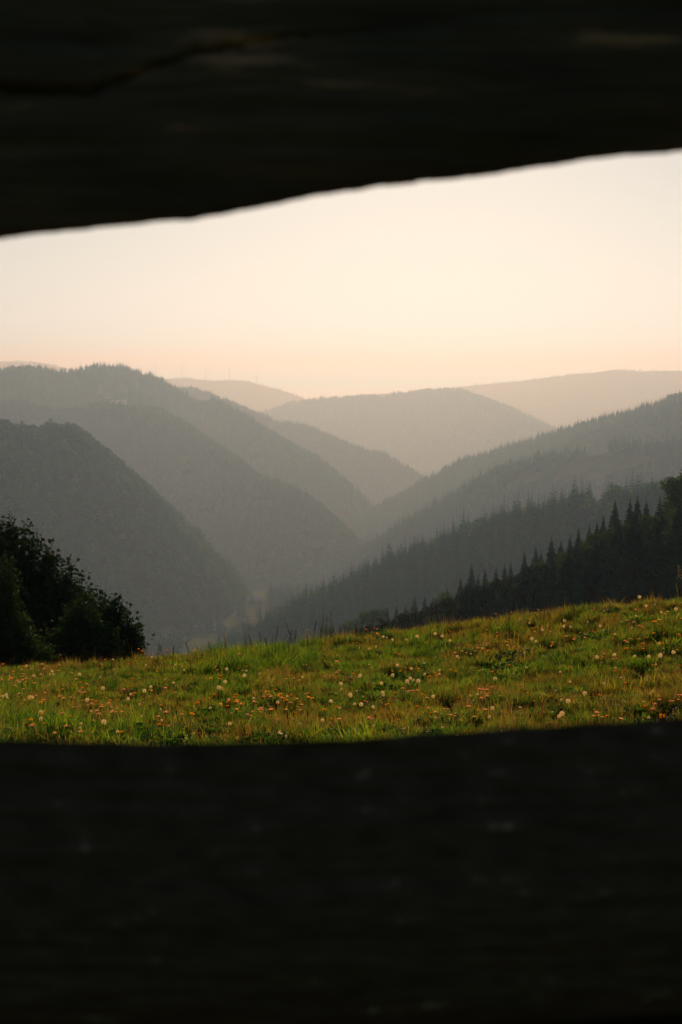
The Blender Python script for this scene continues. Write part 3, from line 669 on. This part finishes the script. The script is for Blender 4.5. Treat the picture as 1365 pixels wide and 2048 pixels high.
for px, py, ph, yaw, Y, lab in TUR:
    Y = Y*KD; p = at(px, py, Y); r = empty('wind_turbine', (p.x, Y, p.z-79*KD), math.pi+yaw*.8); r.scale = (KD, KD, KD)
    link('tower', TM[0], r); link('nacelle', TM[1], r); link('hub', TM[2], r)
    for k in range(3):
        bl = link('blade', TM[3], r); a_ = ph+k*2*math.pi/3
        bl.matrix_local = Matrix.Translation((0, 0, 79)) @ Matrix.Rotation(a_, 4, 'Y')
    tag(r, lab, 'wind turbine', 'wind turbines on the far hill')

# ------------------------------------------------------------------ meadow grass
def blades(n, rad, hmin, hmax, wd, seed, m, lean=.5, extra=None):
    g = np.random.default_rng(seed); b = MB(); V = []; Fc = []
    for k in range(n):
        a = g.random()*6.283; q = rad*math.sqrt(g.random()); x, y = math.cos(a)*q, math.sin(a)*q
        h = g.uniform(hmin, hmax); w = wd*g.uniform(.6, 1.3); la = g.random()*6.283; ln = lean*h*g.random()
        wa = g.random()*6.283; wx, wy = math.cos(wa)*w/2, math.sin(wa)*w/2; lx, ly = math.cos(la)*ln, math.sin(la)*ln
        i0 = len(V)
        V += [(x-wx, y-wy, -.02), (x+wx, y+wy, -.02), (x-wx*.9+lx*.3, y-wy*.9+ly*.3, h*.5), (x+wx*.9+lx*.3, y+wy*.9+ly*.3, h*.5), (x+lx, y+ly, h)]
        Fc += [(i0, i0+1, i0+3, i0+2), (i0+2, i0+3, i0+4)]
    b.add(V, Fc, 0)
    if extra: extra(b, g)
    return b.mesh('clump', m)
def herb(n, rad, s, seed, m):
    g = np.random.default_rng(seed); b = MB()
    for k in range(n):
        a = g.random()*6.283; e = g.uniform(.15, 1.1); L = s*g.uniform(.6, 1.3); w = L*.22; q = rad*g.random()
        x, y = math.cos(a)*q*.5, math.sin(a)*q*.5; ca, sa = math.cos(a), math.sin(a); ce, se = math.cos(e), math.sin(e)
        def P(u, v, d): return (x+ca*u*ce-sa*v, y+sa*u*ce+ca*v, u*se-d)
        b.add([P(0, 0, 0), P(L*.4, -w, .0), P(L*.45, 0, .01), P(L*.4, w, .0), P(L*.8, -w*.7, L*.12), P(L*.8, w*.7, L*.12), P(L, 0, L*.3)],
              [(0, 1, 2), (0, 2, 3), (1, 4, 2), (2, 4, 5), (2, 5, 3), (4, 6, 5)])
    return b.mesh('herb', m)
gm = []
for k in range(4): gm.append(blades(60, .085, .03, .10, .0070, 500+k, [M_gr], 1.0))
for k in range(4): gm.append(blades(54, .085, .03, .11, .0060, 510+k, [M_go], 1.0))
for k in range(3): gm.append(blades(26, .10, .06, .15, .0034, 520+k, [M_gd], .5))
for k in range(3): gm.append(herb(30, .10, .085, 530+k, [M_herb]))
for k in range(2): gm.append(blades(50, .09, .09, .20, .0070, 540+k, [M_gr], .8))     # tall lush tufts
C_gr = hidden_collection('turf', gm)
def mpts(n, y0, y1, um):
    y = np.sqrt(rng.uniform(y0*y0, y1*y1, n)); x = rng.uniform(-um, um, n)*y; return x, y
x, y = mpts(90000, 9.5, 25.5, .275)
tus = noise(x/.15, y/.21, 81)+.25*noise(x/.40, y/.55, 82)                # tussocks with gaps of bare shade between them
k_ = tus > -.42; x, y, tus = x[k_], y[k_], tus[k_]; z = meadow(x, y); n = len(x)
dry = .55*fbm(x/.55, y/.9, 3, 71)+.35*fbm(x/2.4, y/3.4, 2, 79)+.26*rng.normal(size=n)
lush = fbm(x/.45+9, y/.8, 3, 72)
front = np.clip((14.5-y)/2.5, 0, 1)
idx = np.where(dry > .02+.2*front, 4+rng.integers(0, 4, n), rng.integers(0, 4, n))
idx = np.where((dry > -.20) & (rng.random(n) < .38), 8+rng.integers(0, 3, n), idx)
hb_ = (lush > .16-front*.36) & (rng.random(n) < .62); idx = np.where(hb_, 11+rng.integers(0, 3, n), idx)
tl = (fbm(x/1.1-4, y/1.5, 2, 73) > .35) & (rng.random(n) < .10); idx = np.where(tl, 14+rng.integers(0, 2, n), idx)
px_, py_ = proj(np.stack([x, y, z], -1))
tl2 = (px_ > 400) & (px_ < 640) & (y > 18.5) & (rng.random(n) < .10); idx = np.where(tl2, 14+rng.integers(0, 2, n), idx)
sc = rng.uniform(.5, 1.3, n)*(.62+.75*np.clip(tus+.2, 0, 1.2))
scatter('meadow_grass', np.stack([x, y, z], 1), np.stack([rng.normal(0, .12, n), rng.normal(0, .12, n), rng.uniform(0, 6.28, n)], 1),
        np.stack([sc, sc, sc*rng.uniform(.7, 1.2, n)], 1), idx, C_gr, 'short green and rusty grass with low herbs covering the meadow', 'grass')

# ------------------------------------------------------------------ meadow flowers and stalks, each a thing
def ground_hit(px, py):
    """distance at which the sight line through px, py meets the meadow"""
    ys_ = np.linspace(9, 22.5, 400); s = slope_of(py); X = (px-CX)/F/math.cos(PITCH)*ys_
    dz = s*ys_-(meadow(X, ys_)+.15); k = np.where(dz < 0)[0]
    if len(k): return float(ys_[k[0]])
    return float(ys_[np.argmin(dz)])
def stem(b, h, g, r=.0022, m=0):
    lx, ly = g.gauss(0, .03), g.gauss(0, .03)
    b.tube([(0, 0, -.03), (lx*.3, ly*.3, h*.5), (lx, ly, h)], [r*1.3, r, r*.8], 4, m, cap=False); return Vector((lx, ly, h))
def clock_mesh(seed, h=.15, rad=.019):
    g = random.Random(seed); b = MB(); c = stem(b, h, g)
    b.tube([c-Vector((0, 0, .004)), c+Vector((0, 0, .004))], .004, 6, 0)
    for k in range(130):
        u = 1-2*(k+.5)/130; a = k*2.39996; q = math.sqrt(1-u*u); d = Vector((q*math.cos(a), q*math.sin(a), u))
        e = c+d*rad*g.uniform(.8, 1.08); t1 = d.orthogonal().normalized(); t2 = d.cross(t1); s = rad*.34
        b.add([tuple(c+d*.003+t1*.0004), tuple(c+d*.003-t1*.0004), tuple(e)], [(0, 1, 2)], 1)
        for j in range(3):
            aa = j*2.094+g.random(); o1 = (t1*math.cos(aa)+t2*math.sin(aa))*s; o2 = (t1*math.cos(aa+.45)+t2*math.sin(aa+.45))*s
            b.add([tuple(e), tuple(e+o1+d*.002), tuple(e+o2+d*.002)], [(0, 1, 2)], 1)
    return b.mesh('dandelion_clock', [M_stem, M_fluff])
def flower_mesh(seed, h=.16, rad=.016, pm=None):
    g = random.Random(seed); b = MB(); c = stem(b, h, g)
    b.tube([c-Vector((0, 0, .010)), c-Vector((0, 0, .002))], [.003, .0055], 7, 0)
    for ring, (rr, el, np_) in enumerate(((rad, .18, 14), (rad*.72, .5, 11), (rad*.4, .95, 7))):
        for k in range(np_):
            a = 6.283*k/np_+g.uniform(-.12, .12)+ring*.3; ca, sa = math.cos(a), math.sin(a); L = rr*g.uniform(.85, 1.12); w = rad*.17
            ce, se = math.cos(el), math.sin(el)
            def P(u, v): return (c.x+ca*u*ce-sa*v, c.y+sa*u*ce+ca*v, c.z+u*se)
            b.add([P(.001, -w*.4), P(.001, w*.4), P(L*.95, w), P(L, 0), P(L*.95, -w)], [(0, 1, 2, 3, 4)], 1)
    return b.mesh('hawkbit_flower', [M_stem, pm or M_orange])
def seedhead_mesh(seed, h=.16):
    g = random.Random(seed); b = MB(); c = stem(b, h, g, .0018)
    b.tube([c-Vector((0, 0, .012)), c, c+Vector((.001, 0, .014)), c+Vector((.001, 0, .026))], [.002, .0052, .0048, .001], 6, 1)
    return b.mesh('plantain_head', [M_stem, M_seed])
CL = [clock_mesh(600+k, .14+.02*k) for k in range(4)]
CL_small = [clock_mesh(610+k, .12, .013) for k in range(2)]
FL = [flower_mesh(620+k, .14+.015*k, .022+.003*(k % 2)) for k in range(4)]; FY = [flower_mesh(630+k, .15, .014, M_yellow) for k in range(2)]
SH = [seedhead_mesh(640+k, .09+.02*k) for k in range(4)]
def z3(l): return [(a_/3.033, 1000+b_/3.033) for a_, b_ in l]
def z4(l): return [(400+a_/3.033, 1150+b_/3.033) for a_, b_ in l]
def z5(l): return [(850+a_/2.65, 940+b_/2.65) for a_, b_ in l]
WH = z3([(480,1063),(30,1193),(180,1208),(215,1205),(628,1143),(763,1188),(733,1193),(872,1180),(908,1153),(605,1372),(235,1343),(672,920),(320,1058),(305,1060),(150,1010),(65,1055),(190,1070),(1345,1135),(1325,1150),(915,935),(120,1100),(10,1195),(280,1325),(545,1205)]) \
   + z4([(1115,365),(1160,395),(1238,400),(1313,400),(955,602),(840,650),(985,610),(1115,658),(1135,690),(1300,563),(125,678),(285,625),(470,765),(795,746),(790,768),(730,860),(895,740),(875,760),(963,790),(1320,645),(1270,640),(1250,660),(1245,680),(1035,788),(1165,622),(1180,578),(1020,450),(160,580)]) \
   + z5([(728,825),(745,838),(923,830),(625,870),(598,905),(580,905),(128,923),(172,998),(925,1003),(990,997),(1092,975),(1240,993),(1243,977),(1178,1000),(1305,968),(1310,750),(1168,735),(1228,692),(368,1255),(52,1197),(735,1297),(708,1312),(790,1243),(370,1103),(785,822),(93,888),(1240,912),(1122,685),(873,1198),(1238,745),(70,875),(1120,760)])
OR = z3([(22,1015),(57,1023),(130,1017),(355,1012),(590,990),(647,965),(617,1038),(943,997),(1020,890),(1209,929),(835,1067),(447,1110),(492,1162),(598,1193),(663,1203),(558,1222),(575,1233),(157,1237),(285,1233),(212,1335),(248,1337),(1045,1260),(960,1367),(1292,1205),(1333,1102),(827,1190),(75,1110),(830,890),(857,892)]) \
   + z4([(1087,300),(1043,318),(1060,358),(1205,467),(1192,497),(228,580),(120,647),(925,612),(730,738),(563,725),(530,733),(568,752),(435,742),(80,750),(150,797),(258,760),(845,820),(1187,732),(1148,785),(1340,548),(1280,570),(1128,578),(880,605),(415,740),(470,705),(1045,342),(1240,575),(660,755)]) \
   + z5([(477,783),(535,833),(145,848),(163,893),(137,865),(8,942),(770,820),(1003,813),(1118,835),(1240,810),(1222,840),(1240,862),(1150,923),(1260,937),(1133,963),(1015,965),(748,928),(1213,1245),(1275,1247),(335,1080),(157,1083),(38,1125),(383,902),(398,920),(303,960),(330,845),(580,735),(1033,1085),(1292,860),(1360,800),(345,790),(393,775),(1115,1142),(583,775)])
def zone(px, py):
    c = float(np.interp(px, CRX, CRY))
    v = 'on the crest' if py < c+8 else ('just above the lower rail' if py > 1418 else ('mid meadow' if py > 1345 else 'on the upper meadow'))
    h = 'below the maple' if px < 290 else ('left of centre' if px < 620 else ('near the centre' if px < 860 else ('below the dense spruces' if px < 1130 else 'near the right edge')))
    return v+' '+h
PL = []
def plant(name, meshes, px, py, label, cat, group, head_h=None, jitter=.0, smin=.9, smax=1.15):
    Y = ground_hit(px, py); p = at(px, py, Y)
    me = meshes[random.randrange(len(meshes))]; g0 = gz(p.x, p.y)
    o = link(name, me); hh = max(v.co.z for v in me.vertices) if False else HH[me.name]
    sz = (p.z-g0)/hh; sz = min(max(sz, .6), 2.2); s = random.uniform(smin, smax)
    o.location = (p.x, p.y, g0); o.scale = (s, s, max(s, min(sz, 1.8)))
    if sz <= 1.5: o.scale = (s, s, s); o.location.z = g0+random.uniform(-.01, .028)
    tl_ = .30 if name == 'hawkbit_flower' else .12; o.rotation_euler = (random.gauss(0, tl_), random.gauss(0, tl_), random.random()*6.28)
    PL.append((label+' '+zone(px, py), px, o)); return tag(o, None, cat, group)
HH = {}
for me in CL+CL_small+FL+FY+SH: HH[me.name] = sum(sorted((v.co.z for v in me.vertices), reverse=True)[:8])/8
for px, py in WH: plant('dandelion_clock', CL, px, py, 'fluffy white dandelion clock', 'dandelion clock', 'dandelion clocks in the meadow', smin=.7, smax=1.12)
for px, py in OR: plant('hawkbit_flower', FL, px, py, 'open orange flower head', 'flower', 'orange flowers in the meadow')
gq = random.Random(21)
def rpx():
    px = gq.uniform(-40, 1400); c = float(np.interp(px, CRX, CRY)); return px, c-6+(1462-c)*gq.random()**1.15
for k in range(170):
    px, py = rpx(); plant('dandelion_clock', CL_small, px, py, 'small pale seed head', 'dandelion clock', 'dandelion clocks in the meadow', smin=.5, smax=.95)
for k in range(165):
    px, py = rpx(); plant('hawkbit_flower', FY if gq.random() < .35 else FL, px, py, 'small orange-yellow flower', 'flower', 'orange flowers in the meadow', smin=.75, smax=1.0)
for k in range(270):
    px, py = rpx(); plant('plantain_head', SH, px, py, 'brown plantain seed head', 'seed head', 'brown seed heads in the meadow')
M_faded = leafmat('faded_petals', [(0, (0.75, 0.34, 0.20)), (1, (0.92, 0.66, 0.46))], 0.55, 0, 0.4, 1.8)
FD = [flower_mesh(660+k, .15+.02*k, .021+.003*k, M_faded) for k in range(3)]
for me in FD: HH[me.name] = sum(sorted((v.co.z for v in me.vertices), reverse=True)[:8])/8
for k in range(210):
    if k % 5 == 0: bx_, by_ = rpx()
    px, py = bx_+gq.gauss(0, 22), by_+gq.gauss(0, 9)
    py = min(max(py, float(np.interp(px, CRX, CRY))-4), 1468)
    plant('faded_flower', FD, px, py, 'faded pink flower', 'flower', 'faded pink flowers in the meadow', smin=.75, smax=1.15)
PK = [flower_mesh(650, .08, .014, M_pink)]; HH[PK[0].name] = .09
for px, py in ((402,1466),(610,1467),(612,1466),(1150,1226),(690,1352)): plant('clover_flower', PK, px, py, 'small pink clover flower', 'flower', 'pink clover flowers')

# tall stalks on the crest: (px foot, px tip, py tip, kind)
def stalk_mesh(seed, h, bend, kind):
    g = random.Random(seed); b = MB(); pts = []
    for i in range(7):
        f = i/6; pts.append(Vector((bend*f*f, .1*bend*f*f, h*f)))
    b.tube(pts, [.0036*(1-.5*i/6) for i in range(7)], 4, 0, cap=False)
    if kind == 'p':       # loose panicle
        for k in range(26):
            f = .62+.38*k/26; p = pts[0].lerp(pts[-1], f); p = Vector((bend*f*f, .1*bend*f*f, h*f)); a = k*2.4; L = .035*(1.15-f)/.5*g.uniform(.6, 1.3)
            e = p+Vector((math.cos(a)*L, math.sin(a)*L, L*.5)); b.tube([p, e], [.0011, .0009], 3, 0, cap=False)
            b.tube([e-Vector((0, 0, .004)), e, e+Vector((0, 0, .005))], [.0010, .0040, .0008], 4, 1)
    elif kind == 's':     # tight spike
        for k in range(30):
            f = .72+.28*k/30; p = Vector((bend*f*f, .1*bend*f*f, h*f)); a = k*2.4
            e = p+Vector((math.cos(a)*.004, math.sin(a)*.004, .004)); b.tube([p, e, e+Vector((0, 0, .006))], [.001, .0046, .0010], 4, 1, cap=False)
    elif kind == 'b':     # blade
        b.add([(0, 0, 0), (.006, 0, 0), (bend*.4+.004, 0, h*.6), (bend*.4-.004, 0, h*.6), (bend, 0, h)], [(0, 1, 2, 3), (3, 2, 4)], 0)
    return b
ST = [(382,372,1282,'s'),(425,418,1282,'p'),(440,455,1262,'b'),(470,476,1275,'b'),(505,498,1268,'s'),(522,520,1265,'s'),(546,548,1262,'b'),(565,572,1270,'b'),(590,571,1245,'s'),(615,616,1258,'p'),(625,633,1242,'s'),(640,648,1230,'p'),(662,663,1225,'p'),
      (715,712,1250,'s'),(735,738,1262,'b'),(300,292,1288,'b'),(345,348,1290,'s'),(330,338,1296,'b'),(310,322,1290,'p'),(860,866,1215,'s'),(880,871,1212,'p'),(950,925,1178,'s'),(995,960,1216,'p'),(1085,1038,1182,'s'),(1040,1035,1222,'b'),(1100,1098,1222,'p'),
      (1205,1190,1180,'p'),(1195,1180,1172,'s'),(1215,1208,1190,'p'),(1245,1237,1168,'s'),(1262,1255,1190,'p'),(1275,1268,1187,'s'),(1330,1300,1165,'s'),(1358,1352,1165,'b'),(1362,1357,1130,'p'),(1300,1303,1195,'b'),(1150,1148,1212,'s'),(1020,1018,1215,'s'),
      (60,52,1312,'p'),(125,118,1308,'s'),(180,172,1300,'p'),(225,222,1303,'s'),(270,262,1292,'b'),(840,843,1228,'s'),(790,787,1240,'b'),(905,898,1216,'p'),(1345,1338,1180,'p'),(1180,1178,1195,'s'),(575,585,1262,'p'),(455,448,1270,'s'),(485,490,1282,'b')]
by = {}
for l_, px, o in PL: by.setdefault(l_, []).append((px, o.name, o))
for l_, q in by.items():
    q.sort(key=lambda t_: t_[0])
    for k, (_, _, o) in enumerate(q): o['label'] = l_ if len(q) == 1 else '%s, %s from left' % (l_, ORD[min(k, len(ORD)-1)])
gs = random.Random(77)
for k in range(46):
    fx = gs.uniform(5, 1360); cr_ = float(np.interp(fx, CRX, CRY)); hh_ = gs.choice((14, 18, 24, 32, 44)) if fx > 620 or gs.random() < .6 else 30
    ST.append((fx, fx+gs.gauss(0, 7), cr_-10-hh_*gs.uniform(.7, 1.2), gs.choice('psspb')))
SL = []
for k, (fx, tx, ty, kd_) in enumerate(ST):
    cr = float(np.interp(fx, CRX, CRY)); Y = 20.2+1.0*math.sin(fx/90); p = at(fx, cr, Y); g0 = gz(p.x, Y); tp = at(tx, ty, Y); h = tp.z-g0+.02
    o = link('grass_stalk', stalk_mesh(700+k, h, tp.x-p.x, kd_).mesh('grass_stalk', [M_stem if kd_ != 'b' else M_go, M_seed if kd_ == 's' else M_fluff if (tx in (1357, 616)) else M_stem]))
    o.location = (p.x, Y, g0-.02)
    kn = {'p': 'grass stalk with loose panicle', 's': 'stalk with tight brown spike', 'b': 'tall bare grass blade'}[kd_]
    near_ = 'beside the maple tree' if fx < 320 else 'against the hazy valley' if fx < 680 else 'against the thin end of the dark wood' if fx < 930 else 'against the dense dark wood' if fx < 1150 else 'near the right edge'
    SL.append((kn+' '+near_, tx, o)); tag(o, None, 'grass stalk', 'tall stalks along the meadow crest')

for l_ in sorted({a_[0] for a_ in SL}):
    for k, (_, _, o) in enumerate(sorted([a_ for a_ in SL if a_[0] == l_], key=lambda t_: t_[1])): o['label'] = '%s, %s from left' % (l_, ORD[k])
# ------------------------------------------------------------------ fence: two rough rails on posts outside the view
fence = empty('wooden_fence', (0, .62, meadow(np.array([0.]), np.array([.62]))[0]))
tag(fence, 'dark weathered wooden fence whose two rough rails frame the view', 'fence')
def rail(edge, upper, Y, hgt, mat_, seed, thick=.045, crack=None):
    xs_ = np.linspace(-2100, 3500, 1500); e = np.interp(xs_, [p[0] for p in edge], [p[1] for p in edge])
    j = np.zeros_like(e)
    j += 3.0*fbm(xs_/70., xs_*0, 4, seed)+.8*noise(xs_/11., xs_*0, seed+3)
    M_ = 90; P = []
    X = (xs_-CX)/F/math.cos(PITCH)*Y
    zed = np.array([slope_of(v) for v in (e+j)])*Y
    sg = 1 if upper else -1          # body lies above (upper rail) or below (lower rail) the traced edge
    prof = []
    for k in range(M_): f = k/(M_-1); prof.append((f, 'front'))
    rows = []
    for k in range(M_):              # front face from the traced edge
        f = k/(M_-1); z = zed+sg*hgt*f
        dep = .012*(1-math.sqrt(max(0, 1-(1-min(f/.45, 1))**2))) if upper else .040*(1-math.sqrt(max(0, 1-(abs(f-.20)/.81)**2)))
        gr = .0016*fbm(X*6, (z*90), 3, seed+7)+.0007*noise(X*30, z*420, seed+9)
        Yv = Y+dep+gr-.004*f
        if crack is not None:
            pxs = xs_; py_now = np.array(CY-F*(z/Y*math.cos(PITCH)+math.sin(PITCH))/(math.cos(PITCH)-z/Y*math.sin(PITCH)))
            cy_ = np.interp(pxs, [c[0] for c in crack], [c[1] for c in crack], left=-999, right=-999)
            dd = np.abs(py_now-cy_-4*noise(pxs/20, pxs*0, 4)); Yv = Yv+.006*np.exp(-(dd/4.5)**2)*np.clip((820-pxs)/350, 0.12, 1)
            left = 1/(1+np.exp((pxs-205+12*noise(py_now/18, pxs*0, 8))/9))/(1+np.exp((py_now-cy_)/6)); Yv = Yv-.004*left
        rows.append(np.stack([X, Yv, z], -1))
    top = zed+sg*hgt
    for f, dz in ((.15, .003), (.6, .003), (1, 0)): rows.append(np.stack([X, Y+.01+thick*f+0*X, top+sg*(dz-.003)], -1))
    for q in np.linspace(.95, .12, 10): rows.append(np.stack([X, Y+thick+.012+.002*noise(X*8, X*0+q*50, seed), zed+sg*(hgt*q)], -1))
    rows.append(np.stack([X, Y+thick*.5+0*X, zed+sg*.008], -1))
    rows.append(rows[0].copy())
    P = np.stack(rows, 0); P[..., 2] -= fence.location.z; P[..., 1] -= fence.location.y
    return link('rail', grid_mesh('rail', P[:, ::-1] if upper else P, [mat_]), fence)
UP = [(-2100,760),(-900,580),(0,472),(60,464),(120,458),(250,446),(330,438),(350,437),(388,434),(405,429),(470,418),(558,402),(565,400),(620,388),(700,374),(760,366),(828,361),(838,357),(900,350),(1000,338),(1040,331),(1130,318),(1160,313),(1250,303),(1365,292),(2200,200),(3500,60)]
LO = [(-2100,1480),(-600,1480),(0,1480),(150,1484),(300,1487),(420,1486),(520,1481),(700,1477),(780,1473),(850,1466),(960,1461),(1050,1456),(1130,1452),(1200,1447),(1300,1442),(1365,1437),(2200,1390),(3500,1300)]
CRK = [(-600,175),(0,178),(100,184),(190,187),(240,165),(320,132),(400,108),(500,88),(620,72),(760,62),(900,40),(1100,0),(1300,-60)]
rail(UP, True, .60, .135, M_wood, 31, crack=CRK)
rail(LO, False, .60, .14, M_lichen, 47)
for sx in (-.52, .66):
    b = MB(); z0 = gz(sx, .62)-.35; zz = np.linspace(z0, .42, 14)
    b.tube([(sx+.006*math.sin(i*1.7), .715+.004*math.cos(i), v) for i, v in enumerate(zz)], [.055+.003*math.sin(i*2.1) for i in range(14)], 14)
    me = b.mesh('post', [M_wood], True); me.transform(Matrix.Translation(-fence.location)); link('post', me, fence)

for l_ in (spr, dcd):
    for s in l_:
        if s.name not in used:
            for ch in PARTS[s.name]: bpy.data.objects.remove(ch)
            bpy.data.objects.remove(s)
